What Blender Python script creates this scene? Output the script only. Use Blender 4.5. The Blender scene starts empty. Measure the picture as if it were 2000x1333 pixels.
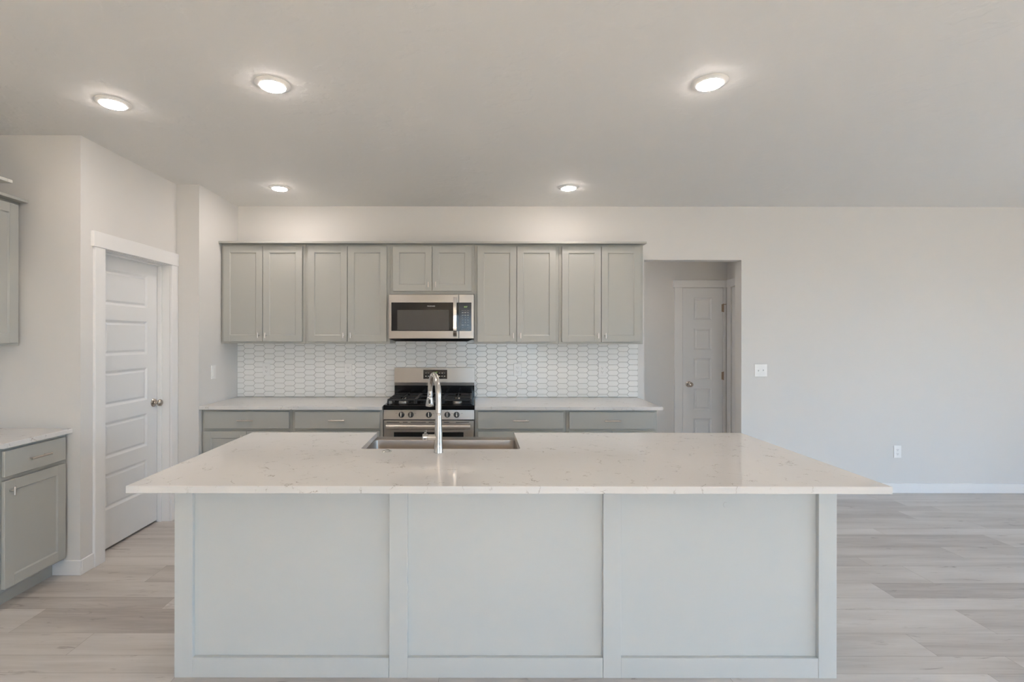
import bpy, bmesh, math, random
from math import pi, sin, cos, radians
from mathutils import Vector, Matrix

random.seed(7)
S = bpy.context.scene
COL = S.collection

# ------------------------------------------------------------------ camera, world, exposure
CAM_H = 1.482          # eye height
CEIL = 2.743           # 9 ft ceiling
YW = 4.703             # kitchen back wall plane
YC = YW - 0.0015       # backs of what hangs on it
cd = bpy.data.cameras.new('camera')
cam = bpy.data.objects.new('camera', cd)
COL.objects.link(cam)
cd.sensor_width = 36.0
cd.lens = 958.0 / 2000.0 * 36.0
cd.shift_x = 0.036
cd.shift_y = -0.0031
cd.clip_start = 0.05
cam.location = (0, 0, CAM_H)
cam.rotation_euler = (pi / 2, -0.0013, 0)
S.camera = cam

vs = S.view_settings
vs.view_transform = 'Standard'
vs.look = 'None'
vs.gamma = 1.0
vs.use_curve_mapping = False
vs.exposure = 1.17

w = bpy.data.worlds.new('daylight')
S.world = w
w.use_nodes = True
nt = w.node_tree
nt.nodes.clear()
tc = nt.nodes.new('ShaderNodeTexCoord')
sep = nt.nodes.new('ShaderNodeSeparateXYZ')
mr = nt.nodes.new('ShaderNodeMapRange')
mr.inputs['From Min'].default_value = -1
mr.inputs['From Max'].default_value = 1
ramp = nt.nodes.new('ShaderNodeValToRGB')
bg = nt.nodes.new('ShaderNodeBackground')
wo = nt.nodes.new('ShaderNodeOutputWorld')
nt.links.new(tc.outputs['Generated'], sep.inputs[0])
nt.links.new(sep.outputs['Z'], mr.inputs['Value'])
nt.links.new(mr.outputs[0], ramp.inputs[0])
nt.links.new(ramp.outputs[0], bg.inputs[0])
nt.links.new(bg.outputs[0], wo.inputs[0])
els = ramp.color_ramp.elements
els[0].position = 0.0
els[0].color = (0.28, 0.30, 0.28, 1)
els[1].position = 1.0
els[1].color = (0.434, 0.800, 1.430, 1)
for p, c in ((0.47, (0.33, 0.35, 0.33, 1)), (0.52, (0.700, 0.980, 1.235, 1)), (0.66, (0.52, 0.89, 1.42, 1))):
    e = els.new(p)
    e.color = c
bg.inputs['Strength'].default_value = 2.75
LAMP = 68.0            # ceiling lamp emission
LAMP_COL = (1.0, 0.89, 0.82)

sd = bpy.data.lights.new('sun', 'SUN')
sd.energy = 66.0
sd.angle = radians(0.6)
sd.color = (1.0, 0.80, 0.56)
sun = bpy.data.objects.new('sun', sd)
COL.objects.link(sun)
sun.rotation_euler = Vector((-0.10, 0.62, -1.0)).to_track_quat('-Z', 'Y').to_euler()
S.cycles.diffuse_bounces = 10
S.cycles.max_bounces = 14

# glazed openings of the room behind and beside the camera: (wall, a0, a1, z0, z1)
REAR_Y, RIGHT_X, LEFT_X = -3.6, 6.6, -3.15
WINDOWS = [('rear', -0.5, 1.9, 0.05, 2.1), ('right', -2.9, 2.3, 0.08, 2.25)]
for wl, a0, a1, z0, z1 in WINDOWS:
    ld = bpy.data.lights.new('window_portal', 'AREA')
    ld.shape = 'RECTANGLE'
    ld.size, ld.size_y = a1 - a0, z1 - z0
    ld.cycles.is_portal = True
    lo = bpy.data.objects.new('window_portal', ld)
    COL.objects.link(lo)
    m = (a0 + a1) / 2
    if wl == 'rear':
        lo.location = (m, REAR_Y - 0.02, (z0 + z1) / 2)
        lo.rotation_euler = (pi / 2, 0, 0)
        lo.rotation_euler = Vector((0, 1, 0)).to_track_quat('-Z', 'Z').to_euler()
    else:
        lo.location = (RIGHT_X + 0.02, m, (z0 + z1) / 2)
        lo.rotation_euler = Vector((-1, 0, 0)).to_track_quat('-Z', 'Z').to_euler()


# ------------------------------------------------------------------ helpers
class MB:
    """collects shapes into one mesh"""
    def __init__(self):
        self.bm = bmesh.new()

    def box(self, x0, x1, y0, y1, z0, z1, bev=0.0, mi=0, seg=1):
        M = Matrix.Translation(((x0 + x1) / 2, (y0 + y1) / 2, (z0 + z1) / 2)) @ Matrix.Diagonal((abs(x1 - x0), abs(y1 - y0), abs(z1 - z0), 1))
        nf = len(self.bm.faces)
        r = bmesh.ops.create_cube(self.bm, size=1, matrix=M)
        if bev > 0:
            ed = list({e for v in r['verts'] for e in v.link_edges})
            bmesh.ops.bevel(self.bm, geom=ed, offset=bev, segments=seg, affect='EDGES', profile=0.5)
        if mi:
            self.bm.faces.ensure_lookup_table()
            for f in self.bm.faces[nf - (0 if bev == 0 else 0):]:
                f.material_index = mi
        return self

    def rings(self, rings, cap0=True, cap1=True, mi=0, close=True):
        vs_ = [[self.bm.verts.new(p) for p in r] for r in rings]
        n = len(vs_[0])
        for a, b in zip(vs_[:-1], vs_[1:]):
            for i in range(n if close else n - 1):
                j = (i + 1) % n
                f = self.bm.faces.new((a[i], a[j], b[j], b[i]))
                f.material_index = mi
        if cap0:
            self.bm.faces.new(list(reversed(vs_[0]))).material_index = mi
        if cap1:
            self.bm.faces.new(vs_[-1]).material_index = mi
        return self

    def tube(self, pts, radii, seg=20, caps=True, mi=0):
        pts = [Vector(p) for p in pts]
        if not hasattr(radii, '__len__'):
            radii = [radii] * len(pts)
        t0 = (pts[1] - pts[0]).normalized()
        up = Vector((0, 0, 1)) if abs(t0.z) < 0.9 else Vector((1, 0, 0))
        u = t0.cross(up).normalized()
        rs = []
        for i, p in enumerate(pts):
            a = pts[max(i - 1, 0)]
            b = pts[min(i + 1, len(pts) - 1)]
            t = (b - a).normalized() if (b - a).length > 1e-9 else t0
            u = (u - t * u.dot(t)).normalized()
            v = t.cross(u)
            rs.append([p + (u * cos(2 * pi * k / seg) + v * sin(2 * pi * k / seg)) * radii[i] for k in range(seg)])
        return self.rings(rs, caps, caps, mi)

    def lathe(self, prof, c=(0, 0, 0), axis='Z', seg=32, cap0=True, cap1=True, mi=0):
        rs = []
        for r, h in prof:
            ring = []
            for k in range(seg):
                a = 2 * pi * k / seg
                x, y = r * cos(a), r * sin(a)
                p = {'Z': (x, y, h), 'X': (h, x, y), 'Y': (y, h, x)}[axis]
                ring.append(Vector(p) + Vector(c))
            rs.append(ring)
        return self.rings(rs, cap0, cap1, mi)

    def prism(self, poly, z0, z1, mi=0):
        return self.rings([[(x, y, z0) for x, y in poly], [(x, y, z1) for x, y in poly]], mi=mi)

    def quad(self, pts, mi=0):
        f = self.bm.faces.new([self.bm.verts.new(p) for p in pts])
        f.material_index = mi
        return f

    def build(self, name, mat, parent=None, smooth=False, label=None):
        bmesh.ops.recalc_face_normals(self.bm, faces=self.bm.faces)
        me = bpy.data.meshes.new(name)
        self.bm.to_mesh(me)
        self.bm.free()
        for m_ in (mat if isinstance(mat, (list, tuple)) else [mat]):
            me.materials.append(m_)
        if smooth:
            me.shade_smooth()
            me.set_sharp_from_angle(angle=radians(38))
        o = bpy.data.objects.new(name, me)
        COL.objects.link(o)
        if parent:
            o.parent = parent
        if label:
            o['label'] = label
        return o


def tag(o, label, cat, group=None, kind=None):
    o['label'] = label
    o['category'] = cat
    if group:
        o['group'] = group
    if kind:
        o['kind'] = kind
    return o


def thing(name, label, cat, loc=(0, 0, 0), rz=0.0, group=None, kind=None):
    o = bpy.data.objects.new(name, None)
    o.empty_display_size = 0.1
    COL.objects.link(o)
    o.location = loc
    o.rotation_euler = (0, 0, rz)
    return tag(o, label, cat, group, kind)


def copy_tree(o, parent=None):
    c = o.copy()
    COL.objects.link(c)
    if parent:
        c.parent = parent
    for ch in list(o.children):
        copy_tree(ch, c)
    return c


def text_mesh(body, size, mat, name, parent, loc, depth=0.0004, align='CENTER', rot=(pi / 2, 0, 0), bold=0.0):
    cu = bpy.data.curves.new(name, 'FONT')
    cu.body = body
    cu.size = size
    cu.extrude = depth
    cu.offset = bold
    cu.align_x = align
    cu.align_y = 'CENTER'
    t = bpy.data.objects.new(name, cu)
    COL.objects.link(t)
    dg = bpy.context.evaluated_depsgraph_get()
    me = bpy.data.meshes.new_from_object(t.evaluated_get(dg))
    bpy.data.objects.remove(t)
    me.materials.clear()
    me.materials.append(mat)
    o = bpy.data.objects.new(name, me)
    COL.objects.link(o)
    o.parent = parent
    o.location = loc
    o.rotation_euler = rot
    return o


# ------------------------------------------------------------------ materials
def mat(name, col, rough=0.5, metal=0.0, spec=0.5, emit=None, estr=0.0, coat=0.0):
    m_ = bpy.data.materials.new(name)
    m_.use_nodes = True
    b = m_.node_tree.nodes['Principled BSDF']
    b.inputs['Base Color'].default_value = (*col, 1)
    b.inputs['Roughness'].default_value = rough
    b.inputs['Metallic'].default_value = metal
    b.inputs['Specular IOR Level'].default_value = spec
    b.inputs['Coat Weight'].default_value = coat
    if emit:
        b.inputs['Emission Color'].default_value = (*emit, 1)
        b.inputs['Emission Strength'].default_value = estr
    return m_


def nodes(m_):
    return m_.node_tree.nodes, m_.node_tree.links, m_.node_tree.nodes['Principled BSDF']


def add_bump(m_, scale, strength, dist=0.002, detail=2.0, stretch=(1, 1, 1), ramp=None):
    n, l, b = nodes(m_)
    tc_ = n.new('ShaderNodeTexCoord')
    mp = n.new('ShaderNodeMapping')
    mp.inputs['Scale'].default_value = stretch
    nz = n.new('ShaderNodeTexNoise')
    nz.inputs['Scale'].default_value = scale
    nz.inputs['Detail'].default_value = detail
    bp = n.new('ShaderNodeBump')
    bp.inputs['Strength'].default_value = strength
    bp.inputs['Distance'].default_value = dist
    l.new(tc_.outputs['Object'], mp.inputs[0])
    l.new(mp.outputs[0], nz.inputs['Vector'])
    src = nz.outputs['Fac']
    if ramp:
        r = n.new('ShaderNodeMapRange')
        r.interpolation_type = 'SMOOTHSTEP'
        r.inputs['From Min'].default_value = ramp[0]
        r.inputs['From Max'].default_value = ramp[1]
        l.new(src, r.inputs['Value'])
        src = r.outputs[0]
    l.new(src, bp.inputs['Height'])
    l.new(bp.outputs[0], b.inputs['Normal'])
    return m_


M = {}
M['wall'] = add_bump(mat('wall_paint', (0.69, 0.68, 0.665), 0.6, spec=0.3), 140, 0.06)
M['ceiling'] = add_bump(mat('ceiling_paint', (0.75, 0.75, 0.74), 0.7, spec=0.25), 9, 0.22, 0.004, 5, ramp=(0.50, 0.60))
M['trim'] = mat('white_trim_paint', (0.80, 0.80, 0.80), 0.35)
M['door'] = mat('white_door_paint', (0.76, 0.77, 0.78), 0.4)
M['island'] = mat('island_white_paint', (0.575, 0.59, 0.58), 0.4)
M['cab'] = mat('grey_cabinet_paint', (0.425, 0.43, 0.405), 0.38)
M['cab_in'] = mat('cabinet_shadow_gap', (0.05, 0.048, 0.045), 0.8)
M['nickel'] = mat('satin_nickel', (0.66, 0.61, 0.56), 0.28, 1.0)
M['knob_metal'] = mat('door_knob_nickel', (0.50, 0.44, 0.38), 0.22, 1.0)
M['hinge'] = mat('hinge_bronze', (0.42, 0.33, 0.25), 0.35, 1.0)
M['handle'] = mat('satin_handle_steel', (0.66, 0.62, 0.57), 0.32, 1.0)
M['chrome'] = mat('chrome', (0.78, 0.77, 0.75), 0.1, 1.0)
M['black'] = mat('black_enamel', (0.006, 0.006, 0.007), 0.12)
M['black_iron'] = mat('cast_iron', (0.02, 0.02, 0.022), 0.45)
M['black_plastic'] = mat('black_plastic', (0.012, 0.012, 0.013), 0.3)
M['black_glass'] = mat('black_glass', (0.006, 0.006, 0.007), 0.04)
M['oven_window'] = mat('microwave_screen', (0.075, 0.073, 0.068), 0.09)
M['panel_black'] = mat('control_black', (0.022, 0.022, 0.024), 0.12)
M['legend'] = mat('grey_legend', (0.50, 0.50, 0.48), 0.5)
M['legend_dark'] = mat('dark_legend', (0.16, 0.15, 0.14), 0.5)
M['silver_ring'] = mat('burner_aluminium', (0.45, 0.43, 0.40), 0.35, 1.0)
M['green'] = mat('green_digits', (0.05, 0.08, 0.03), 0.4, emit=(0.32, 0.50, 0.14), estr=0.7)
M['plastic'] = mat('white_plastic', (0.84, 0.84, 0.83), 0.22)
M['slot'] = mat('outlet_slot', (0.10, 0.10, 0.10), 0.6)
M['tile'] = mat('white_glazed_tile', (0.86, 0.86, 0.845), 0.13)
M['grout'] = mat('grey_grout', (0.36, 0.352, 0.335), 0.85)
M['lens'] = mat('lamp_lens', (0.9, 0.88, 0.85), 0.4, emit=LAMP_COL, estr=LAMP)
M['lamp_trim'] = mat('lamp_trim_white', (0.85, 0.84, 0.82), 0.4)
M['subfloor'] = mat('floor_joint', (0.22, 0.19, 0.165), 0.8)
M['frame'] = mat('window_frame_white', (0.75, 0.75, 0.75), 0.35)


def steel(name, col, rough, aniso):
    m_ = mat(name, col, rough, 1.0)
    n, l, b = nodes(m_)
    b.inputs['Anisotropic'].default_value = aniso
    b.inputs['Anisotropic Rotation'].default_value = 0.25
    tg = n.new('ShaderNodeTangent')
    tg.direction_type = 'RADIAL'
    tg.axis = 'Z'
    l.new(tg.outputs[0], b.inputs['Tangent'])
    tc_ = n.new('ShaderNodeTexCoord')
    mp = n.new('ShaderNodeMapping')
    mp.inputs['Scale'].default_value = (3, 3, 700)
    nz = n.new('ShaderNodeTexNoise')
    nz.inputs['Scale'].default_value = 1.0
    l.new(tc_.outputs['Object'], mp.inputs[0])
    l.new(mp.outputs[0], nz.inputs['Vector'])
    r = n.new('ShaderNodeMapRange')
    r.inputs['To Min'].default_value = rough - 0.02
    r.inputs['To Max'].default_value = rough + 0.02
    l.new(nz.outputs['Fac'], r.inputs['Value'])
    l.new(r.outputs[0], b.inputs['Roughness'])
    return m_


M['steel'] = steel('brushed_stainless', (0.44, 0.42, 0.395), 0.33, 0.8)
M['steel_dark'] = steel('brushed_stainless_strip', (0.38, 0.365, 0.345), 0.3, 0.6)
M['sink'] = mat('sink_stainless', (0.40, 0.355, 0.315), 0.3, 1.0)

# thin window glass
gm = bpy.data.materials.new('window_glass')
gm.use_nodes = True
n, l = gm.node_tree.nodes, gm.node_tree.links
n.clear()
o_ = n.new('ShaderNodeOutputMaterial')
mx = n.new('ShaderNodeMixShader')
tr = n.new('ShaderNodeBsdfTransparent')
gl = n.new('ShaderNodeBsdfGlossy')
gl.inputs['Roughness'].default_value = 0.0
mx.inputs[0].default_value = 0.06
l.new(tr.outputs[0], mx.inputs[1])
l.new(gl.outputs[0], mx.inputs[2])
l.new(mx.outputs[0], o_.inputs[0])
M['glass'] = gm


def quartz():
    m_ = mat('white_quartz', (0.8, 0.78, 0.75), 0.06)
    n, l, b = nodes(m_)
    tc_ = n.new('ShaderNodeTexCoord')
    warp = n.new('ShaderNodeTexNoise')
    warp.inputs['Scale'].default_value = 9.0
    warp.inputs['Detail'].default_value = 7.0
    warp.inputs['Roughness'].default_value = 0.65
    add = n.new('ShaderNodeVectorMath')
    add.operation = 'MULTIPLY_ADD'
    add.inputs[1].default_value = (0.16, 0.16, 0.16)
    l.new(tc_.outputs['Object'], warp.inputs['Vector'])
    l.new(warp.outputs['Color'], add.inputs[0])
    l.new(tc_.outputs['Object'], add.inputs[2])
    vo = n.new('ShaderNodeTexVoronoi')
    vo.feature = 'DISTANCE_TO_EDGE'
    vo.inputs['Scale'].default_value = 9.0
    l.new(add.outputs[0], vo.inputs['Vector'])
    line = n.new('ShaderNodeMapRange')
    line.inputs['From Min'].default_value = 0.002
    line.inputs['From Max'].default_value = 0.018
    line.inputs['To Min'].default_value = 1.0
    line.inputs['To Max'].default_value = 0.0
    l.new(vo.outputs['Distance'], line.inputs['Value'])
    mk = n.new('ShaderNodeTexNoise')
    mk.inputs['Scale'].default_value = 15.0
    mk.inputs['Detail'].default_value = 3.0
    mk.inputs['Roughness'].default_value = 0.65
    l.new(tc_.outputs['Object'], mk.inputs['Vector'])
    mkr = n.new('ShaderNodeMapRange')
    mkr.interpolation_type = 'SMOOTHSTEP'
    mkr.inputs['From Min'].default_value = 0.50
    mkr.inputs['From Max'].default_value = 0.68
    l.new(mk.outputs['Fac'], mkr.inputs['Value'])
    mul = n.new('ShaderNodeMath')
    mul.operation = 'MULTIPLY'
    l.new(line.outputs[0], mul.inputs[0])
    l.new(mkr.outputs[0], mul.inputs[1])
    cl = n.new('ShaderNodeTexNoise')
    cl.inputs['Scale'].default_value = 3.0
    cl.inputs['Detail'].default_value = 4.0
    l.new(tc_.outputs['Object'], cl.inputs['Vector'])
    base = n.new('ShaderNodeMix')
    base.data_type = 'RGBA'
    base.inputs['A'].default_value = (0.665, 0.65, 0.63, 1)
    base.inputs['B'].default_value = (0.725, 0.715, 0.70, 1)
    l.new(cl.outputs['Fac'], base.inputs['Factor'])
    vein = n.new('ShaderNodeMix')
    vein.data_type = 'RGBA'
    vein.inputs['B'].default_value = (0.30, 0.26, 0.22, 1)
    l.new(mul.outputs[0], vein.inputs['Factor'])
    l.new(base.outputs['Result'], vein.inputs['A'])
    l.new(vein.outputs['Result'], b.inputs['Base Color'])
    return m_


M['quartz'] = quartz()


def plank_material():
    m_ = mat('oak_plank', (0.4, 0.36, 0.32), 0.33, spec=0.5)
    n, l, b = nodes(m_)
    tc_ = n.new('ShaderNodeTexCoord')
    at = n.new('ShaderNodeAttribute')
    at.attribute_name = 'seed'
    at2 = n.new('ShaderNodeAttribute')
    at2.attribute_name = 'tone'
    off = n.new('ShaderNodeVectorMath')
    off.operation = 'MULTIPLY_ADD'
    off.inputs[1].default_value = (37.0, 11.0, 5.0)
    l.new(at.outputs['Fac'], off.inputs[0])
    l.new(tc_.outputs['Object'], off.inputs[2])

    def noise(sx, sy, detail, rough=0.5, dist=0.0):
        mp = n.new('ShaderNodeMapping')
        mp.inputs['Scale'].default_value = (sx, sy, 1)
        nz = n.new('ShaderNodeTexNoise')
        nz.inputs['Scale'].default_value = 1.0
        nz.inputs['Detail'].default_value = detail
        nz.inputs['Roughness'].default_value = rough
        nz.inputs['Distortion'].default_value = dist
        l.new(off.outputs[0], mp.inputs[0])
        l.new(mp.outputs[0], nz.inputs['Vector'])
        return nz.outputs['Fac']
    broad = noise(0.9, 9, 3, 0.5, 0.4)
    fine = noise(6, 150, 3, 0.6)
    knot = noise(4.5, 22, 4, 0.6, 1.2)

    def math_(op, a, b_):
        q = n.new('ShaderNodeMath')
        q.operation = op
        for i, v in enumerate((a, b_)):
            if isinstance(v, (int, float)):
                q.inputs[i].default_value = v
            else:
                l.new(v, q.inputs[i])
        return q.outputs[0]
    kr = n.new('ShaderNodeMapRange')
    kr.inputs['From Min'].default_value = 0.62
    kr.inputs['From Max'].default_value = 0.76
    l.new(knot, kr.inputs['Value'])
    t = math_('ADD', at2.outputs['Fac'], math_('MULTIPLY', math_('SUBTRACT', broad, 0.5), 1.05))
    t = math_('ADD', t, math_('MULTIPLY', math_('SUBTRACT', fine, 0.5), 0.45))
    t = math_('SUBTRACT', t, math_('MULTIPLY', kr.outputs[0], 0.6))
    cr = n.new('ShaderNodeValToRGB')
    e = cr.color_ramp.elements
    e[0].position = 0.0
    e[0].color = (0.305, 0.27, 0.25, 1)
    e[1].position = 1.0
    e[1].color = (0.70, 0.67, 0.645, 1)
    q = e.new(0.5)
    q.color = (0.545, 0.51, 0.48, 1)
    l.new(t, cr.inputs[0])
    l.new(cr.outputs[0], b.inputs['Base Color'])
    bp = n.new('ShaderNodeBump')
    bp.inputs['Strength'].default_value = 0.10
    bp.inputs['Distance'].default_value = 0.001
    l.new(fine, bp.inputs['Height'])
    l.new(bp.outputs[0], b.inputs['Normal'])
    return m_


M['plank'] = plank_material()

# ------------------------------------------------------------------ the setting
ST = 'structure'


def struct(mb, name, m_, label, cat, smooth=False):
    return tag(mb.build(name, m_, smooth=smooth), label, cat, kind=ST)


# floor: planks of three widths laid across the room, as one surface
X0F, X1F, Y0F, Y1F = LEFT_X, RIGHT_X, REAR_Y, 5.56
WID = [0.120, 0.172, 0.220]
JOINTS = {  # row start depth -> [(x of end joint ...)], tones left to right
    2.797: ([-2.9, 0.9, 2.40, 4.1], [0.5, 0.5, 0.62, 0.33, 0.55]),
    2.457: ([-2.335, -0.4, 1.1, 2.62, 4.4], [0.66, 0.33, 0.5, 0.58, 0.30, 0.55]),
    2.677: ([-1.71, 0.1, 1.9, 3.8], [0.33, 0.62, 0.55, 0.62, 0.52]),
    3.481: ([-1.2, 0.6, 2.1, 3.83], [0.5, 0.6, 0.5, 0.30, 0.58]),
    2.969: ([-2.0, -0.3, 1.3, 2.777, 4.6], [0.55, 0.5, 0.6, 0.5, 0.56, 0.5]),
    2.285: ([-1.905, 0.2, 2.159, 4.0], [0.60, 0.66, 0.5, 0.46, 0.55]),
    2.165: ([-2.6, -0.5, 1.0, 2.47, 4.2], [0.5, 0.6, 0.5, 0.50, 0.54, 0.5]),
    4.333: ([-1.0, 0.9, 2.2, 3.82], [0.5, 0.5, 0.5, 0.32, 0.58]),
    3.993: ([-1.5, 0.4, 2.5, 3.62], [0.5, 0.55, 0.5, 0.36, 0.58]),
    3.701: ([-0.6, 1.4, 3.1, 4.9], [0.5, 0.5, 0.6, 0.6, 0.58]),
    3.309: ([-1.9, -0.2, 2.0, 3.3], [0.55, 0.5, 0.52, 0.42, 0.5]),
}
fb = MB()
tones, seeds = [], []
y, k = 2.165, 0
rows = []
while y < Y1F:
    rows.append((y, min(y + WID[k % 3], Y1F)))
    y += WID[k % 3]
    k += 1
y, k = 2.165, 2
while y > Y0F:
    rows.append((max(y - WID[k % 3], Y0F), y))
    y -= WID[k % 3]
    k -= 1
G = 0.0006
for y0, y1 in rows:
    key = next((q for q in JOINTS if abs(q - y0) < 0.02), None)
    if key:
        js, ts = JOINTS[key]
    else:
        js, x = [], X0F + random.uniform(0.3, 1.4)
        while x < X1F:
            js.append(x)
            x += random.uniform(1.1, 1.8)
        ts = [random.gauss(0.52, 0.09) for _ in range(len(js) + 1)]
    xs = [X0F] + [j for j in js if X0F < j < X1F] + [X1F]
    for i in range(len(xs) - 1):
        fb.quad([(xs[i] + G, y0 + G, 0), (xs[i + 1] - G, y0 + G, 0), (xs[i + 1] - G, y1 - G, 0), (xs[i] + G, y1 - G, 0)], 0)
        tones.append(ts[min(i, len(ts) - 1)])
        seeds.append(random.random())
fb.quad([(X0F, Y0F, -0.0015), (X1F, Y0F, -0.0015), (X1F, Y1F, -0.0015), (X0F, Y1F, -0.0015)], 1)
tones.append(0)
seeds.append(0)
floor = struct(fb, 'floor', [M['plank'], M['subfloor']], 'pale greyed oak plank floor running across the room', 'floor')
for nm, arr in (('tone', tones), ('seed', seeds)):
    a = floor.data.attributes.new(nm, 'FLOAT', 'FACE')
    a.data.foreach_set('value', arr)

b = MB()
b.box(X0F - 0.12, X1F + 0.12, Y0F - 0.12, Y1F + 0.12, CEIL, CEIL + 0.1)
struct(b, 'ceiling', M['ceiling'], 'pale lightly textured flat ceiling over the kitchen', 'ceiling')

# back wall with the hallway opening
OX0, OX1, OZ = 1.620, 2.553, 2.232
T = 0.115
b = MB()
b.box(LEFT_X, OX0, YW, YW + T, 0, CEIL)
b.box(OX0, OX1, YW, YW + T, OZ, CEIL)
b.box(OX1, RIGHT_X, YW, YW + T, 0, CEIL)
struct(b, 'wall_back', M['wall'], 'long back wall behind the range with an open doorway', 'wall')
b = MB()
b.box(LEFT_X - T, LEFT_X, REAR_Y, YW + T, 0, CEIL)
struct(b, 'wall_left', M['wall'], 'wall at far left behind the side cabinets', 'wall')
# stub wall beside the back run, and the pantry walls
SX = -2.275
PX = -2.462
PY0, PY1 = 3.060, 4.040
b = MB()
b.prism([(PX - T, PY1), (SX, PY1), (SX, YW), (SX - T, YW), (SX - T, PY1 + T), (PX - T, PY1 + T)], 0, CEIL)
struct(b, 'wall_return', M['wall'], 'short wall return at left end of the back cabinets', 'wall')
DY0, DY1, DZ = 3.245, 3.955, 2.067
b = MB()
b.box(PX - T, PX, PY0 + T, DY0, 0, CEIL)
b.box(PX - T, PX, DY0, DY1, DZ, CEIL)
b.box(PX - T, PX, DY1, PY1, 0, CEIL)
struct(b, 'wall_pantry', M['wall'], 'wall around the pantry door at left', 'wall')
b = MB()
b.box(LEFT_X, PX, PY0, PY0 + T, 0, CEIL)
struct(b, 'wall_front_left', M['wall'], 'wall facing the camera at left end of the side counter', 'wall')


def wall_with_holes(name, axis, fixed, a0, a1, holes, label):
    b_ = MB()
    cuts = sorted(holes)
    x = a0

    def bx(p0, p1, z0, z1):
        if p1 - p0 < 1e-4 or z1 - z0 < 1e-4:
            return
        if axis == 'x':
            b_.box(p0, p1, fixed[0], fixed[1], z0, z1)
        else:
            b_.box(fixed[0], fixed[1], p0, p1, z0, z1)
    for h0, h1, z0, z1 in cuts:
        bx(x, h0, 0, CEIL)
        bx(h0, h1, 0, z0)
        bx(h0, h1, z1, CEIL)
        x = h1
    bx(x, a1, 0, CEIL)
    struct(b_, name, M['wall'], label, 'wall')


wall_with_holes('wall_rear', 'x', (REAR_Y - T, REAR_Y), LEFT_X - T, RIGHT_X + T,
                [q[1:] for q in WINDOWS if q[0] == 'rear'], 'rear wall behind the camera with large glazed openings')
wall_with_holes('wall_right', 'y', (RIGHT_X, RIGHT_X + T), REAR_Y, YW + T,
                [q[1:] for q in WINDOWS if q[0] == 'right'], 'right side wall with one wide window')
for i, (wl, a0, a1, z0, z1) in enumerate(WINDOWS):
    rt = thing('window_%d' % (i + 1), ['wide sliding glass door behind the camera', 'tall wide window on the right wall'][i], 'window', kind=ST)
    fr, gl_ = MB(), MB()
    f = 0.05
    def put(mb, p0, p1, q0, q1, d0, d1):
        if wl == 'rear':
            mb.box(p0, p1, REAR_Y - d1, REAR_Y - d0, q0, q1)
        else:
            mb.box(RIGHT_X + d0, RIGHT_X + d1, p0, p1, q0, q1)
    mid = (a0 + a1) / 2
    for p0, p1, q0, q1 in ((a0, a0 + f, z0, z1), (a1 - f, a1, z0, z1), (mid - 0.035, mid + 0.035, z0, z1)):
        put(fr, p0, p1, q0, q1, 0.03, 0.09)
    for q0, q1 in ((z0, z0 + f), (z1 - f, z1)):
        put(fr, a0 + f, mid - 0.035, q0, q1, 0.03, 0.09)
        put(fr, mid + 0.035, a1 - f, q0, q1, 0.03, 0.09)
    fr.build('window_frame', M['frame'], rt)
    put(gl_, a0 + f, mid - 0.035, z0 + f, z1 - f, 0.055, 0.061)
    put(gl_, mid + 0.035, a1 - f, z0 + f, z1 - f, 0.055, 0.061)
    gl_.build('window_pane', M['glass'], rt)

# hallway beyond the opening
HY, HX = 5.450, 2.800
b = MB()
b.box(-0.8, HX + T, HY, HY + T, 0, CEIL)
struct(b, 'wall_hall_back', M['wall'], 'shaded hallway wall holding the narrow closet door', 'wall')
b = MB()
b.box(HX, HX + T, YW + T, HY, 0, CEIL)
struct(b, 'wall_hall_right', M['wall'], 'short right side wall inside the hallway', 'wall')
b = MB()
b.box(-0.8 - T, -0.8, YW + T, HY + T, 0, CEIL)
struct(b, 'wall_hall_left', M['wall'], 'left side wall of the hallway, hidden behind the kitchen wall', 'wall')


# ---- doors: five-panel slabs
def five_panel(w_, h_, t, stile, top, pitch, ph):
    """slab facing -Y, x 0..w, z 0..h, front face at y=0"""
    b_ = MB()
    d = 0.009
    b_.box(0, w_, d + 0.0005, t, 0, h_)
    b_.box(0, stile, 0, d + 0.001, 0, h_)
    b_.box(w_ - stile, w_, 0, d + 0.001, 0, h_)
    zs = [(h_ - top - i * pitch - ph, h_ - top - i * pitch) for i in range(5)]
    edges = [h_] + [q for z in zs for q in (z[1], z[0])] + [0]
    for i in range(0, len(edges), 2):
        b_.box(stile, w_ - stile, 0, d + 0.001, edges[i + 1], edges[i])
    c = 0.016
    for z0, z1 in zs:
        # sloped moulding around the field, and the raised centre field
        o_r = [(stile, 0.0, z0), (w_ - stile, 0.0, z0), (w_ - stile, 0.0, z1), (stile, 0.0, z1)]
        i_r = [(stile + c, d, z0 + c), (w_ - stile - c, d, z0 + c), (w_ - stile - c, d, z1 - c), (stile + c, d, z1 - c)]
        b_.rings([o_r, i_r], False, False)
        g = 0.034
        r1 = [(stile + c + 0.006, d, z0 + c + 0.006), (w_ - stile - c - 0.006, d, z0 + c + 0.006), (w_ - stile - c - 0.006, d, z1 - c - 0.006), (stile + c + 0.006, d, z1 - c - 0.006)]
        r2 = [(stile + g, d - 0.005, z0 + g), (w_ - stile - g, d - 0.005, z0 + g), (w_ - stile - g, d - 0.005, z1 - g), (stile + g, d - 0.005, z1 - g)]
        b_.rings([r1, r2], False, True)
    return b_


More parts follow.
